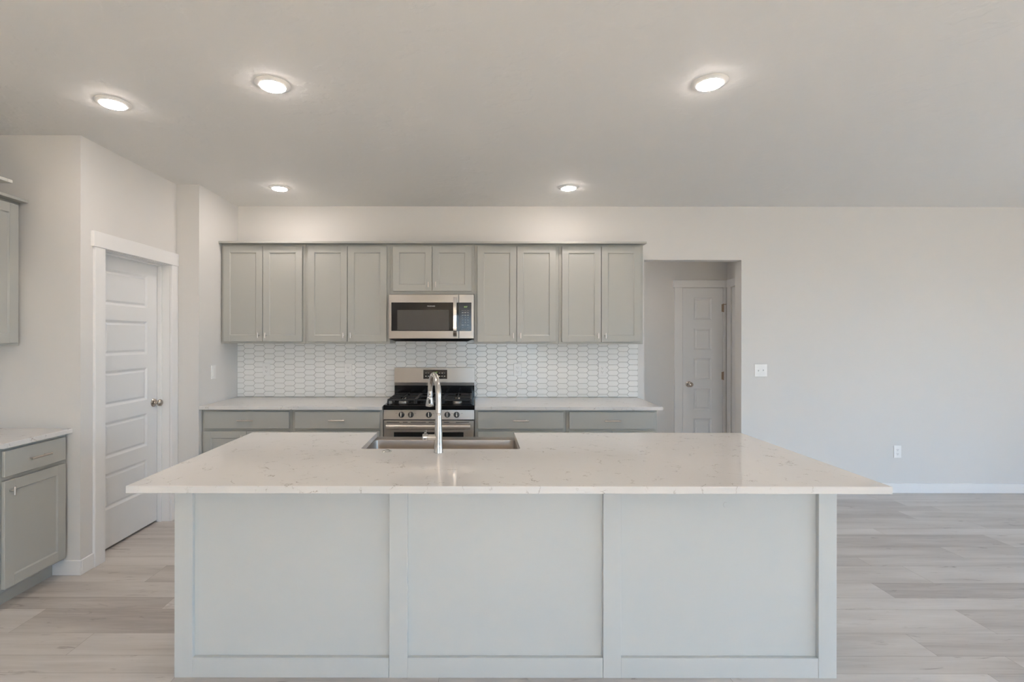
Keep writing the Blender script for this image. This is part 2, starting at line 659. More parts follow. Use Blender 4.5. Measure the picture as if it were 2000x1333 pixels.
def knob_mesh():
    """round knob pointing to -Y from y=0"""
    return MB().lathe([(0.0, 0.0), (0.033, 0.0), (0.033, -0.004), (0.028, -0.010), (0.014, -0.013), (0.0105, -0.020), (0.0105, -0.030),
                       (0.017, -0.036), (0.0255, -0.044), (0.0275, -0.052), (0.0255, -0.060), (0.018, -0.066), (0.0, -0.068)], axis='Y', seg=28, cap0=False, cap1=False)


# pantry door faces +X (local -Y turned by 90 degrees)
d1 = thing('door_1', 'white five-panel pantry door at left, its knob on the right side', 'door', (PX - 0.093, DY0 + 0.003, 0.016), pi / 2, kind=ST)
five_panel(0.704, 2.046, 0.035, 0.128, 0.10, 0.357, 0.252).build('door_slab', M['door'], d1)
kb = knob_mesh().build('door_knob', M['knob_metal'], d1, smooth=True)
kb.location = (0.649, 0, 0.947)

d2 = thing('door_2', 'narrow white five-panel closet door at the end of the hallway', 'door', (2.302, HY - 0.012, 0.016), 0, kind=ST)
five_panel(0.443, 2.02, 0.011, 0.122, 0.105, 0.3345, 0.245).build('door_slab', M['door'], d2)
kb = knob_mesh().build('door_knob', M['knob_metal'], d2, smooth=True)
kb.location = (0.066, 0, 0.955)
for z in (1.755, 1.003, 0.20):
    hg = MB()
    hg.tube([(0.447, -0.006, z), (0.447, -0.006, z + 0.092)], 0.0065, 12)
    hg.box(0.43, 0.447, -0.002, 0.0, z + 0.004, z + 0.088)
    if z > 1.5:
        hg.tube([(0.447, -0.006, z + 0.085), (0.470, -0.022, z + 0.085)], 0.004, 8)
    hg.build('hinge', M['hinge'], d2)


def casing(name, label, fn, dspan, zt, wl=0.089, wr=0.089, t=0.018, head=0.10, over_l=0.016, over_r=0.016, jamb=None, th=0.024):
    """fn(u0,u1,d0,d1,z0,z1) adds a box: u along the wall, d out of the wall"""
    b_ = MB()
    a0, a1 = dspan
    fn(b_, a0 - wl, a0, 0, t, 0, zt)
    fn(b_, a1, a1 + wr, 0, t, 0, zt)
    fn(b_, a0 - wl - over_l, a1 + wr + over_r, 0, th, zt, zt + head)
    if jamb:
        fn(b_, a0 - 0.0, a0 + 0.003, -jamb, 0, 0, zt)
        fn(b_, a1 - 0.003, a1, -jamb, 0, 0, zt)
        fn(b_, a0 + 0.003, a1 - 0.003, -jamb, 0, zt - 0.003, zt)
        # stops
        fn(b_, a1 - 0.016, a1 - 0.003, -0.092, -0.058, 0, zt - 0.003)
        fn(b_, a0 + 0.003, a0 + 0.016, -0.092, -0.058, 0, zt - 0.003)
        fn(b_, a0 + 0.016, a1 - 0.016, -0.092, -0.058, zt - 0.016, zt - 0.003)
    struct(b_, name, M['trim'], label, 'trim')


def on_pantry(b_, u0, u1, d0, d1_, z0, z1):
    b_.box(PX + d0, PX + d1_, u0, u1, z0, z1, 0.002)


def on_hall(b_, u0, u1, d0, d1_, z0, z1):
    b_.box(u0, u1, HY - d1_, HY - d0, z0, z1, 0.002)


def on_hall_side(b_, u0, u1, d0, d1_, z0, z1):
    b_.box(HX - d1_, HX - d0, u0, u1, z0, z1, 0.002)


casing('trim_1', 'white casing around the pantry door at left', on_pantry, (DY0, DY1), DZ, 0.089, 0.083, over_r=0.0, jamb=0.113)
casing('trim_2', 'white casing around the narrow closet door in the hallway', on_hall, (2.299, 2.748), 2.043, 0.089, 0.034, head=0.083, over_r=0.0)
b = MB()
on_hall_side(b, 5.345, 5.425, 0, 0.018, 0, 2.043)
on_hall_side(b, 4.86, 5.425, 0, 0.024, 2.043, 2.126)
on_hall_side(b, 4.86, 5.325, 0, 0.012, 0.01, 2.03)
struct(b, 'trim_3', M['trim'], 'white door casing on the right side wall inside the hallway', 'trim')


# ---- baseboards
def baseboard(name, label, segs):
    b_ = MB()
    for x0, x1, y0, y1 in segs:
        b_.box(x0, x1, y0, y1, 0, 0.094, 0.003)
    struct(b_, name, M['trim'], label, 'baseboard')


baseboard('baseboard_back', 'white baseboard along the back wall at right', [(OX1 + 0.002, RIGHT_X, YW - 0.013, YW)])
baseboard('baseboard_left', 'white baseboard around the wall corner beside the side cabinet',
          [(-2.632, PX + 0.013, PY0 - 0.013, PY0), (PX, PX + 0.013, PY0, DY0 - 0.090)])
baseboard('baseboard_return', 'white baseboard on the short wall between pantry door and back cabinets', [(PX + 0.019, SX, PY1 - 0.013, PY1)])
baseboard('baseboard_rear', 'white baseboard along the rear wall behind the camera', [(LEFT_X, -0.5, REAR_Y, REAR_Y + 0.013), (1.9, RIGHT_X, REAR_Y, REAR_Y + 0.013)])
baseboard('baseboard_right', 'white baseboard along the right wall', [(RIGHT_X - 0.013, RIGHT_X, REAR_Y + 0.013, YW - 0.013)])
baseboard('baseboard_hall', 'white baseboard on the hallway wall left of the closet door', [(-0.8, 2.208, HY - 0.013, HY)])


# ------------------------------------------------------------------ cabinets (local: front faces -Y, back at y=0)
def shaker(w_, h_, fw=0.0575, t=0.020, rec=0.008):
    """door with recessed panel; x 0..w, z 0..h, back at y=0, front at y=-t"""
    b_ = MB()
    b_.box(0, fw, -t, 0, 0, h_, 0.0015)
    b_.box(w_ - fw, w_, -t, 0, 0, h_, 0.0015)
    b_.box(fw - 0.001, w_ - fw + 0.001, -t + 0.0002, -0.001, 0.0004, fw, 0.0012)
    b_.box(fw - 0.001, w_ - fw + 0.001, -t + 0.0002, -0.001, h_ - fw, h_ - 0.0004, 0.0012)
    b_.box(fw - 0.002, w_ - fw + 0.002, -t + rec, -0.003, fw - 0.002, h_ - fw + 0.002)
    # small inner bead
    c = 0.006
    o_r = [(fw, -t + 0.003, fw), (w_ - fw, -t + 0.003, fw), (w_ - fw, -t + 0.003, h_ - fw), (fw, -t + 0.003, h_ - fw)]
    i_r = [(fw + c, -t + rec, fw + c), (w_ - fw - c, -t + rec, fw + c), (w_ - fw - c, -t + rec, h_ - fw - c), (fw + c, -t + rec, h_ - fw - c)]
    b_.rings([o_r, i_r], False, False)
    return b_


def t_knob(x, z, y, parent, ln=0.048):
    b_ = MB()
    b_.tube([(0, 0, 0), (0, -0.024, 0)], 0.0048, 12)
    b_.tube([(0, -0.028, -ln / 2), (0, -0.028, ln / 2)], 0.0058, 14)
    o = b_.build('door_pull', M['nickel'], parent, smooth=True)
    o.location = (x, y, z)
    return o


def bar_pull(x, z, y, parent, ln=0.133):
    b_ = MB()
    for s in (-1, 1):
        b_.tube([(s * 0.048, 0, 0), (s * 0.048, -0.024, 0)], 0.0045, 12)
    b_.tube([(-ln / 2, -0.028, 0), (ln / 2, -0.028, 0)], 0.0058, 14)
    o = b_.build('drawer_handle', M['nickel'], parent, smooth=True)
    o.location = (x, y, z)
    return o


def carcass(w_, z0, z1, depth, parent, openings, toe=0.0, name='carcass'):
    """box with a 19 mm face frame; openings (x0,x1,z0,z1) only get a dark reveal behind doors"""
    b_ = MB()
    b_.box(0.0005, w_ - 0.0005, -depth, 0, z0, z1, 0.0012)
    if toe:
        b_.box(0.001, w_ - 0.001, -depth + 0.075, 0, 0, z0 - 0.0001)
    return b_.build(name, M['cab'], parent)


UW = 0.7554
UD = 0.305
UZ0, UZ1 = 1.428, 2.318


def upper_cabinet(w_, z0, z1, label, group, loc, rz=0, doors=2, depth=UD, name='upper_cabinet', dz0=None, reveal=0.0268):
    r = thing(name, label, 'cabinet', loc, rz, group)
    carcass(w_, 0, z1 - z0, depth, r, [])
    b0 = 0.018 if dz0 is None else dz0
    h_ = 2.2985 - z0 - b0
    if doors == 2:
        dw = (w_ - 2 * reveal - 0.005) / 2
        spots = [(reveal, dw - 0.030), (reveal + dw + 0.005, 0.030)]
    else:
        dw = w_ - 2 * reveal
        spots = [(reveal, 0.030)]
    for x, kx in spots:
        d = shaker(dw, h_).build('door', M['cab'], r)
        d.location = (x, -depth - 0.0025, b0)
        t_knob(kx, 0.056, -0.020, d)
    return r


GU = 'grey wall cabinets over the back counter'
UX = [-2.2738 + i * UW for i in range(6)]
uc = upper_cabinet(UW, UZ0, UZ1, 'grey two-door wall cabinet at far left of the back run, against the side wall', GU, (UX[0], YC, UZ0))
for i, lb in ((1, 'grey two-door wall cabinet directly left of the microwave'),
              (3, 'grey two-door wall cabinet directly right of the microwave'),
              (4, 'grey two-door wall cabinet at right end of the back run, beside the doorway')):
    c = copy_tree(uc)
    c.location = (UX[i], YC, UZ0)
    c['label'] = lb
upper_cabinet(UW, 1.872, UZ1, 'short grey two-door wall cabinet above the microwave', GU, (UX[2], YC, 1.872), dz0=0.027)

b = MB()
b.box(UX[0] + 0.001, UX[5] + 0.016, YW - 0.362, YW, 2.319, 2.337, 0.0015)
tag(b.build('cabinet_crown', M['cab']), 'long grey flat crown board capping the back wall cabinets', 'crown moulding')

BZ0, BZ1 = 0.105, 0.884
BD = 0.610


def base_cabinet(w_, label, group, loc, rz=0, doors=2, reveal=0.0245, BD=BD):
    r = thing('base_cabinet', label, 'cabinet', loc, rz, group)
    carcass(w_, BZ0, BZ1, BD, r, [], toe=1)
    dr = MB()
    dr.box(0, w_ - 2 * reveal, -0.020, 0, 0, 0.141, 0.002)
    d = dr.build('drawer', M['cab'], r)
    d.location = (reveal, -BD - 0.0025, 0.7265)
    bar_pull((w_ - 2 * reveal) / 2, 0.0695, -0.020, d)
    h_ = 0.704 - 0.122
    if doors == 2:
        dw = (w_ - 2 * reveal - 0.005) / 2
        spots = [(reveal, dw - 0.030), (reveal + dw + 0.005, 0.030)]
    else:
        dw = w_ - 2 * reveal
        spots = [(reveal, 0.030)]
    for x, kx in spots:
        d = shaker(dw, h_).build('door', M['cab'], r)
        d.location = (x, -BD - 0.0025, 0.122)
        t_knob(kx, h_ - 0.056, -0.020, d)
    return r


GB = 'grey base cabinets along the back wall'
bc = base_cabinet(0.7535, 'grey base cabinet at far left of the back counter', GB, (-2.274, YC, 0))
c = copy_tree(bc)
c.location = (-1.5205, YC, 0)
c['label'] = 'grey base cabinet directly left of the range'
bc = base_cabinet(0.7595, 'grey base cabinet directly right of the range', GB, (-0.002, YC, 0))
c = copy_tree(bc)
c.location = (0.7575, YC, 0)
c['label'] = 'grey base cabinet at right end of the back counter, beside the doorway'

# side run at the far left (fronts face +X)
base_cabinet(0.444, 'grey single-door base cabinet at left edge, under the side counter', None, (LEFT_X + 0.0015, 2.612, 0), pi / 2, doors=1, BD=0.5985)
upper_cabinet(0.416, UZ0, UZ1, 'grey single-door wall cabinet at left edge above the side counter', None, (LEFT_X + 0.0015, 2.640, UZ0), pi / 2, doors=1)
b = MB()
b.box(LEFT_X, LEFT_X + 0.362, 2.641, PY0 - 0.001, 2.319, 2.337, 0.0015)
tag(b.build('cabinet_crown', M['cab']), 'short grey crown board on the wall cabinet at left edge', 'crown moulding')
upper_cabinet(0.90, 1.840, UZ1, 'deep grey cabinet at upper left edge, nearest the camera, mostly outside the frame', None, (LEFT_X + 0.0015, 1.738, 1.840), pi / 2, depth=0.588, dz0=0.027)
b = MB()
b.box(LEFT_X, LEFT_X + 0.634, 1.70, 2.640, 2.319, 2.337, 0.0015)
b.box(LEFT_X + 0.364, LEFT_X + 0.634, 2.640, 2.668, 2.319, 2.337, 0.0015)
tag(b.build('cabinet_crown', M['cab']), 'pale crown board end at upper left edge, highest and nearest the camera', 'crown moulding')

# ------------------------------------------------------------------ worktops
CZ0, CZ1 = 0.8855, 0.9140


def slab(name, poly, label):
    b_ = MB()
    b_.prism(poly, CZ0, CZ1)
    ed = [e for e in b_.bm.edges if abs(e.verts[0].co.z - e.verts[1].co.z) < 1e-6]
    bmesh.ops.bevel(b_.bm, geom=ed, offset=0.0018, segments=2, affect='EDGES', profile=0.5)
    return tag(b_.build(name, M['quartz']), label, 'countertop')


def rect(x0, x1, y0, y1):
    return [(x0, y0), (x1, y0), (x1, y1), (x0, y1)]


slab('countertop', rect(-2.274, -0.7665, YW - 0.661, YW - 0.0005), 'white quartz counter on the back run, left of the range')
slab('countertop', rect(-0.0015, 1.549, YW - 0.661, YW - 0.0005), 'white quartz counter on the back run, right of the range')
slab('countertop', rect(LEFT_X + 0.0005, -2.510, 2.612, PY0 - 0.0005), 'white quartz counter at left edge over the side cabinet')
SKX0, SKX1, SKY = -0.586, 0.234, 2.503
IX0, IX1, IY0, IY1 = -1.335, 1.5965, 1.875, 2.941
q = 0.02
ip = [(IX0, IY0), (IX1, IY0), (IX1, IY1), (SKX1, IY1)]
for a in (0, 30, 60, 90):
    ip.append((SKX1 - q + q * cos(radians(a)), SKY + q - q * sin(radians(a))))
for a in (0, 30, 60, 90):
    ip.append((SKX0 + q - q * sin(radians(a)), SKY + q - q * cos(radians(a))))
ip += [(SKX0, IY1), (IX0, IY1)]
slab('island_countertop', ip, 'big white veined quartz top of the island, notched around the sink')

# ------------------------------------------------------------------ tile backsplash
b = MB()
ty = YW - 0.0085
TX0, TX1 = -2.2738, 1.558
b.box(TX0, TX1, ty + 0.0015, YC, CZ1 + 0.0005, 1.4270, mi=0)
b.box(-0.7625, -0.0085, ty + 0.0015, YC, 1.4270, 1.463, mi=0)
TL, TF, TH, PIT = 0.1170, 0.0764, 0.0513, 0.0967
gw = 0.0027
EX, EZ = -2.1615, 1.3792
tiles = MB()


def clip(poly, fx, sign, lim):
    out = []
    for i in range(len(poly)):
        p, r = poly[i], poly[(i + 1) % len(poly)]
        a, c_ = sign * (p[fx] - lim), sign * (r[fx] - lim)
        if a <= 0:
            out.append(p)
        if (a < 0 < c_) or (c_ < 0 < a):
            t = a / (a - c_)
            out.append((p[0] + (r[0] - p[0]) * t, p[1] + (r[1] - p[1]) * t))
    return out


for ci in range(-3, 44):
    cx = EX + ci * PIT
    for ri in range(-3, 14):
        cz = EZ + TH / 2 - ri * TH - (TH / 2 if ci % 2 else 0)
        hl, hf, hh = TL / 2 - gw * 0.62, TF / 2 - gw * 0.25, TH / 2 - gw / 2
        poly = [(cx - hl, cz), (cx - hf, cz - hh), (cx + hf, cz - hh), (cx + hl, cz), (cx + hf, cz + hh), (cx - hf, cz + hh)]
        xs_ = [p[0] for p in poly]
        CL, CR = -0.7625, -0.0085
        if min(xs_) >= CL and max(xs_) <= CR:
            regions = [(TX0, TX1, CZ1 + 0.002, 1.463)]
        elif max(xs_) <= CL or min(xs_) >= CR:
            regions = [(TX0, TX1, CZ1 + 0.002, 1.4268)]
        else:
            regions = [(TX0, TX1, CZ1 + 0.002, 1.4268), (CL, CR, 1.4268, 1.463)]
        tx, tz = random.gauss(0, 0.006), random.gauss(0, 0.006)
        for lo_, hi_, za, zb in regions:
            pg = poly
            for fx, sg, lm in ((0, -1, lo_), (0, 1, hi_), (1, -1, za), (1, 1, zb)):
                pg = clip(pg, fx, sg, lm) if len(pg) >= 3 else []
            if len(pg) < 3:
                continue
            sz = (max(p[0] for p in pg) - min(p[0] for p in pg), max(p[1] for p in pg) - min(p[1] for p in pg))
            if min(sz) < 0.004:
                continue
            ccx, ccz = sum(p[0] for p in pg) / len(pg), sum(p[1] for p in pg) / len(pg)

            def P(p, d, s_):
                x_, z_ = ccx + (p[0] - ccx) * s_, ccz + (p[1] - ccz) * s_
                return (x_, ty - d - (x_ - ccx) * tx - (z_ - ccz) * tz, z_)
            b.rings([[P(p, -0.002, 1) for p in pg], [P(p, 0.0008, 1) for p in pg], [P(p, 0.0018, 0.95) for p in pg]], False, True, mi=1)
tag(b.build('tile_backsplash', [M['grout'], M['tile']]), 'white elongated hexagon tile backsplash with grey grout above the back counter', 'backsplash')

# ------------------------------------------------------------------ microwave
MWC, MWW = -0.3858, 0.7495
MF = 4.310
mw = thing('microwave', 'stainless over-the-range microwave hung under the short cabinet', 'microwave', (MWC, YW, 1.468))
hw = MWW / 2
fy = MF - YW        # front plane local y
ZT = 0.396


def mx_px(px):
    return (px - 842.2) / 222.3


def mz_px(py):
    return (660.3 - py) / 222.3 + CAM_H - 1.468


b = MB()
b.box(-hw + 0.004, hw - 0.004, fy + 0.025, -0.010, 0.004, ZT, 0.002)
b.build('body', M['steel'], mw)
b = MB()
b.rings([[(-hw + 0.004, fy + 0.004, 0.004), (hw - 0.004, fy + 0.004, 0.004), (hw - 0.004, -0.02, 0.004), (-hw + 0.004, -0.02, 0.004)],
         [(-hw + 0.055, fy + 0.04, -0.018), (hw - 0.055, fy + 0.04, -0.018), (hw - 0.055, -0.05, -0.018), (-hw + 0.055, -0.05, -0.018)]])
b.build('vent_underside', M['black_plastic'], mw, label='black vented underside')
xs = mx_px(895.8)
b = MB()
b.box(-hw, xs - 0.001, fy, fy + 0.024, 0.006, ZT, 0.004, seg=2)
dr = b.build('door', M['steel'], mw)
b = MB()
gx0, gx1, gz0, gz1 = mx_px(764.3), xs - 0.0012, mz_px(647), mz_px(591.3)
b.box(gx0, gx1, fy - 0.0012, fy + 0.002, gz0, gz1, 0.001)
b.build('door_glass', M['black_glass'], dr, label='black glass door face')
b = MB()
b.box(mx_px(775.8), mx_px(877), fy - 0.0020, fy - 0.0005, mz_px(645.6), mz_px(605.9), 0.0004)
b.build('window', M['oven_window'], dr, label='grey see-through window')
b = MB()
hx = mx_px(888.8)
pts = [(hx, fy - 0.002, mz_px(657)), (hx, fy - 0.030, mz_px(655.4)), (hx, fy - 0.040, mz_px(648)), (hx, fy - 0.045, mz_px(635)), (hx, fy - 0.047, mz_px(619)),
       (hx, fy - 0.045, mz_px(603)), (hx, fy - 0.040, mz_px(590)), (hx, fy - 0.030, mz_px(583.4)), (hx, fy - 0.002, mz_px(581.8))]
rs = []
for i, p in enumerate(pts):
    a = Vector(pts[max(i - 1, 0)])
    c_ = Vector(pts[min(i + 1, len(pts) - 1)])
    t_ = (c_ - a).normalized()
    nrm = Vector((1, 0, 0)).cross(t_).normalized()
    wv = 0.0165
    rs.append([Vector(p) + Vector((wv * cx_, 0, 0)) + nrm * (0.008 * cy_) for cx_, cy_ in ((-1, -.3), (-.85, -1), (.85, -1), (1, -.3), (1, .3), (.85, 1), (-.85, 1), (-1, .3))])
b.rings(rs)
b.build('handle', M['chrome'], dr, smooth=True, label='curved chrome door handle')
text_mesh('FRIGIDAIRE', 0.0135, M['legend'], 'lettering', dr, (mx_px(842), fy - 0.0016, mz_px(598.6)), bold=0.0002)
b = MB()
b.box(xs + 0.001, hw, fy, fy + 0.024, 0.006, ZT, 0.004, seg=2)
cp = b.build('control_section', M['steel'], mw)
b = MB()
b.box(xs + 0.0012, mx_px(920.7), fy - 0.0012, fy + 0.002, gz0, gz1, 0.001)
b.build('control_panel', M['panel_black'], cp, label='black control panel')
text_mesh('8:07', 0.017, M['green'], 'clock_display', cp, (mx_px(909.5), fy - 0.0016, mz_px(600)))
cols = (903.6, 908.7, 914.0)
kp = []
for ri, row in enumerate((('Auto', 'Opt', 'Melt'), ('Pop', 'Veg', 'Reheat'), ('Def', 'Soft', 'Warm'), ('1', '2', '3'), ('4', '5', '6'), ('7', '8', '9'), ('OFF', '0', 'START'))):
    py = (606.8, 611.2, 616, 620.5, 625.5, 630.4, 635.4)[ri]
    for ci, tx_ in enumerate(row):
        if ri < 3 or ri == 6 and ci != 1:
            kb_ = MB()
            ww = 0.0075 if ri in (1, 2) else 0.009
            kb_.box(mx_px(cols[ci]) - ww, mx_px(cols[ci]) + ww, fy - 0.0016, fy - 0.001, mz_px(py) - 0.0022, mz_px(py) + 0.0022)
            kb_.build('key', M['legend_dark'] if ri == 0 else M['legend'], cp)
        else:
            text_mesh(tx_, 0.012, M['legend'], 'key', cp, (mx_px(cols[ci]), fy - 0.0016, mz_px(py)), bold=0.0002)
for py, sp in ((640.2, (903.6, 914)), (643.8, (902.5, 906.5, 910.5, 914.8))):
    for px in sp:
        kb_ = MB()
        kb_.box(mx_px(px) - 0.006, mx_px(px) + 0.006, fy - 0.0016, fy - 0.001, mz_px(py) - 0.002, mz_px(py) + 0.002)
        kb_.build('key', M['legend_dark'], cp)

# ------------------------------------------------------------------ gas range
RC, RW = -0.3845, 0.756
rg = thing('gas_range', 'stainless and black gas range between the back counters', 'stove', (RC, YW, 0))
rh = RW / 2
RF = 4.079 - YW


def rx_px(px, s=235.0):
    return (px - 928) / s - RC


b = MB()
b.box(-rh + 0.002, rh - 0.002, RF + 0.03, -0.012, 0.09, 0.8795)
b.build('body', M['steel'], rg)
for sx_ in (-1, 1):
    for yy in (RF + 0.09, -0.08):
        MB().tube([(sx_ * (rh - 0.06), yy, 0), (sx_ * (rh - 0.06), yy, 0.0895)], 0.018, 12).build('foot', M['black_plastic'], rg)
b = MB()
b.rings([[(-rh, RF, 0.802), (rh, RF, 0.802), (rh, RF + 0.029, 0.802), (-rh, RF + 0.029, 0.802)],
         [(-rh, RF + 0.014, 0.881), (rh, RF + 0.014, 0.881), (rh, RF + 0.029, 0.881), (-rh, RF + 0.029, 0.881)]])
kpn = b.build('control_panel', M['steel'], rg)
for i, px in enumerate((783.7, 801.8, 837.5, 873.5, 891.7)):
    k_ = MB()
    k_.lathe([(0.0, 0.0), (0.0245, 0.0), (0.0245, -0.006), (0.0215, -0.010), (0.0205, -0.024), (0.0185, -0.028), (0.0, -0.0285)], axis='Y', seg=28, cap0=False, cap1=False)
    ko = k_.build('knob', M['black_plastic'], kpn, smooth=True, label='black burner knob with silver pointer')
    ko.location = (rx_px(px, 235.6), RF + 0.0065, 0.8405)
    ko.rotation_euler = (-0.175, 0, 0)
    k_ = MB()
    k_.box(-0.0035, 0.0035, -0.036, -0.028, -0.018, 0.018, 0.002, seg=2)
    k2 = k_.build('knob_pointer', M['chrome'], ko)
    k2.rotation_euler = (0, 0, 0)
    text_mesh('OFF', 0.008, M['legend_dark'], 'knob_legend', kpn, (rx_px(px, 235.6), RF + 0.0118, 0.8715), depth=0.0002, rot=(pi / 2 - 0.175, 0, 0))
for px in (774, 811, 846, 883, 902):
    k_ = MB()
    k_.box(-0.008, 0.008, -0.0004, 0.0002, -0.0015, 0.0015)
    kl = k_.build('knob_legend', M['legend_dark'], kpn)
    kl.location = (rx_px(px, 235), RF + 0.0086, 0.851)
    kl.rotation_euler = (-0.175, 0, 0)
# cooktop
b = MB()
b.box(-rh - 0.0005, rh + 0.0005, RF - 0.008, -0.062, 0.8815, 0.9225, 0.006, seg=2)
b.box(-rh + 0.02, rh - 0.02, RF + 0.04, -0.075, 0.9225, 0.926, 0.002)
ck = b.build('cooktop', M['black'], rg, label='black enamel cooktop')
burn = [(-0.232, -0.480), (-0.232, -0.205), (0, -0.345), (0.232, -0.480), (0.232, -0.205)]
for x, yy in burn:
    k_ = MB()
    k_.lathe([(0.040, 0.926), (0.040, 0.932), (0.035, 0.940), (0.0, 0.940)], (x, yy, 0), seg=28, cap0=True, cap1=False)
    bo = k_.build('burner', M['silver_ring'], rg, smooth=True, label='aluminium burner with black cap')
    k_ = MB()
    k_.lathe([(0.036, 0.9405), (0.039, 0.942), (0.037, 0.948), (0.0, 0.950)], (x, yy, 0), seg=28, cap0=True, cap1=False)
    k_.build('burner_cap', M['black_iron'], bo, smooth=True)


def grate(x0, x1, y0, y1, centres):
    g_ = MB()
    z0, z1 = 0.951, 0.965
    t = 0.0065
    for yy in (y0, y1):
        g_.box(x0, x1, yy - t, yy + t, z0, z1, 0.003)
    for xx in (x0, x1):
        g_.box(xx - t, xx + t, y0, y1, z0, z1, 0.003)
    if len(centres) > 1:
        ym = (y0 + y1) / 2
        g_.box(x0, x1, ym - t, ym + t, z0, z1, 0.003)
    for cx_, cy_ in centres:
        ya = y0 if cy_ < (y0 + y1) / 2 + 1e-6 else (y0 + y1) / 2
        yb = (y0 + y1) / 2 if (len(centres) > 1 and cy_ < (y0 + y1) / 2) else y1
        if len(centres) == 1:
            ya, yb = y0, y1
        g_.box(cx_ - t * .8, cx_ + t * .8, ya, cy_ - 0.022, z0 + 0.002, z1 + 0.003, 0.002)
        g_.box(cx_ - t * .8, cx_ + t * .8, cy_ + 0.022, yb, z0 + 0.002, z1 + 0.003, 0.002)
        g_.box(x0, cx_ - 0.022, cy_ - t * .8, cy_ + t * .8, z0 + 0.002, z1 + 0.003, 0.002)
        g_.box(cx_ + 0.022, x1, cy_ - t * .8, cy_ + t * .8, z0 + 0.002, z1 + 0.003, 0.002)
    for xx in (x0, x1):
        for yy in (y0, (y0 + y1) / 2, y1):
            g_.box(xx - t, xx + t, yy - t, yy + t, 0.9262, z0 + 0.004, 0.002)
    return g_


yA, yB = RF + 0.050, -0.095
grate(-rh + 0.030, -0.122, yA, yB, burn[:2]).build('grate', M['black_iron'], rg)
grate(-0.108, 0.108, yA, yB, burn[2:3]).build('grate', M['black_iron'], rg)
grate(0.122, rh - 0.030, yA, yB, burn[3:]).build('grate', M['black_iron'], rg)
# backguard
b = MB()
b.box(-rh, rh, -0.060, -0.012, 0.8815, 1.030, 0.003)
b.build('backguard_base', M['black'], rg, label='black lower backguard')
b = MB()
b.rings([[(-rh + 0.001, -0.068, 1.031), (rh - 0.001, -0.068, 1.031), (rh - 0.001, -0.012, 1.031), (-rh + 0.001, -0.012, 1.031)],
         [(-rh + 0.001, -0.072, 1.060), (rh - 0.001, -0.072, 1.060), (rh - 0.001, -0.012, 1.060), (-rh + 0.001, -0.012, 1.060)]])
b.build('backguard_strip', M['steel_dark'], rg)
b = MB()
b.rings([[(-rh, -0.074, 1.0605), (rh, -0.074, 1.0605), (rh, -0.012, 1.0605), (-rh, -0.012, 1.0605)],
         [(-rh, -0.064, 1.200), (rh, -0.064, 1.200), (rh, -0.012, 1.200), (-rh, -0.012, 1.200)]])
bgd = b.build('backguard', M['steel'], rg)


def gx(px):
    return (px - 928) / 206.8 - RC


def gz(py):
    return CAM_H + (660.1 - py) / 206.8


b = MB()


def gy(z):
    return -0.074 + (z - 1.0605) * (0.010 / 0.1395)


z0, z1 = gz(740.4), gz(722.7)
b.rings([[(gx(827), gy(z0) - 0.0015, z0), (gx(873.5), gy(z0) - 0.0015, z0), (gx(873.5), gy(z0) + 0.002, z0), (gx(827), gy(z0) + 0.002, z0)],
         [(gx(827), gy(z1) - 0.0015, z1), (gx(873.5), gy(z1) - 0.0015, z1), (gx(873.5), gy(z1) + 0.002, z1), (gx(827), gy(z1) + 0.002, z1)]])
dp = b.build('display_panel', M['black_glass'], bgd, label='black glass display with touch keys')
text_mesh('8:07', 0.021, M['green'], 'clock_display', bgd, (gx(850.5), gy(gz(728.5)) - 0.0022, gz(728.5)), rot=(pi / 2, 0, 0))
for py in (729.2, 735.3):
    for px in (832, 837, 858.4, 863.3, 868.5):
        k_ = MB()
        ww, hh_ = (0.0065, 0.0018) if py < 730 and px < 860 else (0.0055, 0.0035)
        k_.box(-ww, ww, -0.0004, 0.0008, -hh_, hh_, 0.0003)
        k_.build('touch_key', M['legend'], bgd).location = (gx(px), gy(gz(py)) - 0.0022, gz(py))
# oven door
b = MB()
OF = RF - 0.004
b.box(-rh + 0.004, rh - 0.004, OF, RF + 0.029, 0.235, 0.794, 0.004, seg=2)
od = b.build('oven_door', M['steel'], rg)
b = MB()
b.box(-0.289, 0.289, OF - 0.0012, OF + 0.003, 0.40, 0.697, 0.001)
b.build('oven_window', M['black_glass'], od, label='black oven window')
b = MB()
for x0, x1 in ((-0.35, -0.245), (-0.215, -0.175), (-0.15, -0.025), (0.0, 0.045), (0.125, 0.17), (0.225, 0.335)):
    b.box(x0, x1, OF - 0.0006, OF + 0.002, 0.7775, 0.7825)
for x0, x1 in ((-0.32, -0.245), (-0.15, 0.1), (0.225, 0.30)):
    b.box(x0, x1, OF - 0.0006, OF + 0.002, 0.722, 0.7255)
b.build('door_vents', M['black_plastic'], od)
b = MB()
b.tube([(-0.345, OF - 0.046, 0.752), (0.345, OF - 0.046, 0.752)], 0.0195, 24)
for s in (-1, 1):
    b.tube([(s * 0.325, OF, 0.752), (s * 0.325, OF - 0.04, 0.752)], [0.014, 0.012], 16)
b.build('oven_handle', M['handle'], od, smooth=True)
b = MB()
b.box(-rh + 0.004, rh - 0.004, OF + 0.002, RF + 0.029, 0.095, 0.228, 0.004, seg=2)
b.build('bottom_drawer', M['steel'], rg)
b = MB()
b.box(-rh + 0.003, rh - 0.003, RF + 0.006, RF + 0.0295, 0.7942, 0.8018)
b.build('gap_strip', M['black_plastic'], rg)

# ------------------------------------------------------------------ island
isl = thing('kitchen_island', 'white panelled kitchen island base under the big quartz top', 'island', (0.134, 2.135, 0))
ih0, ih1 = -1.442, 1.442
IT = 0.8850
PD = 0.019
b = MB()
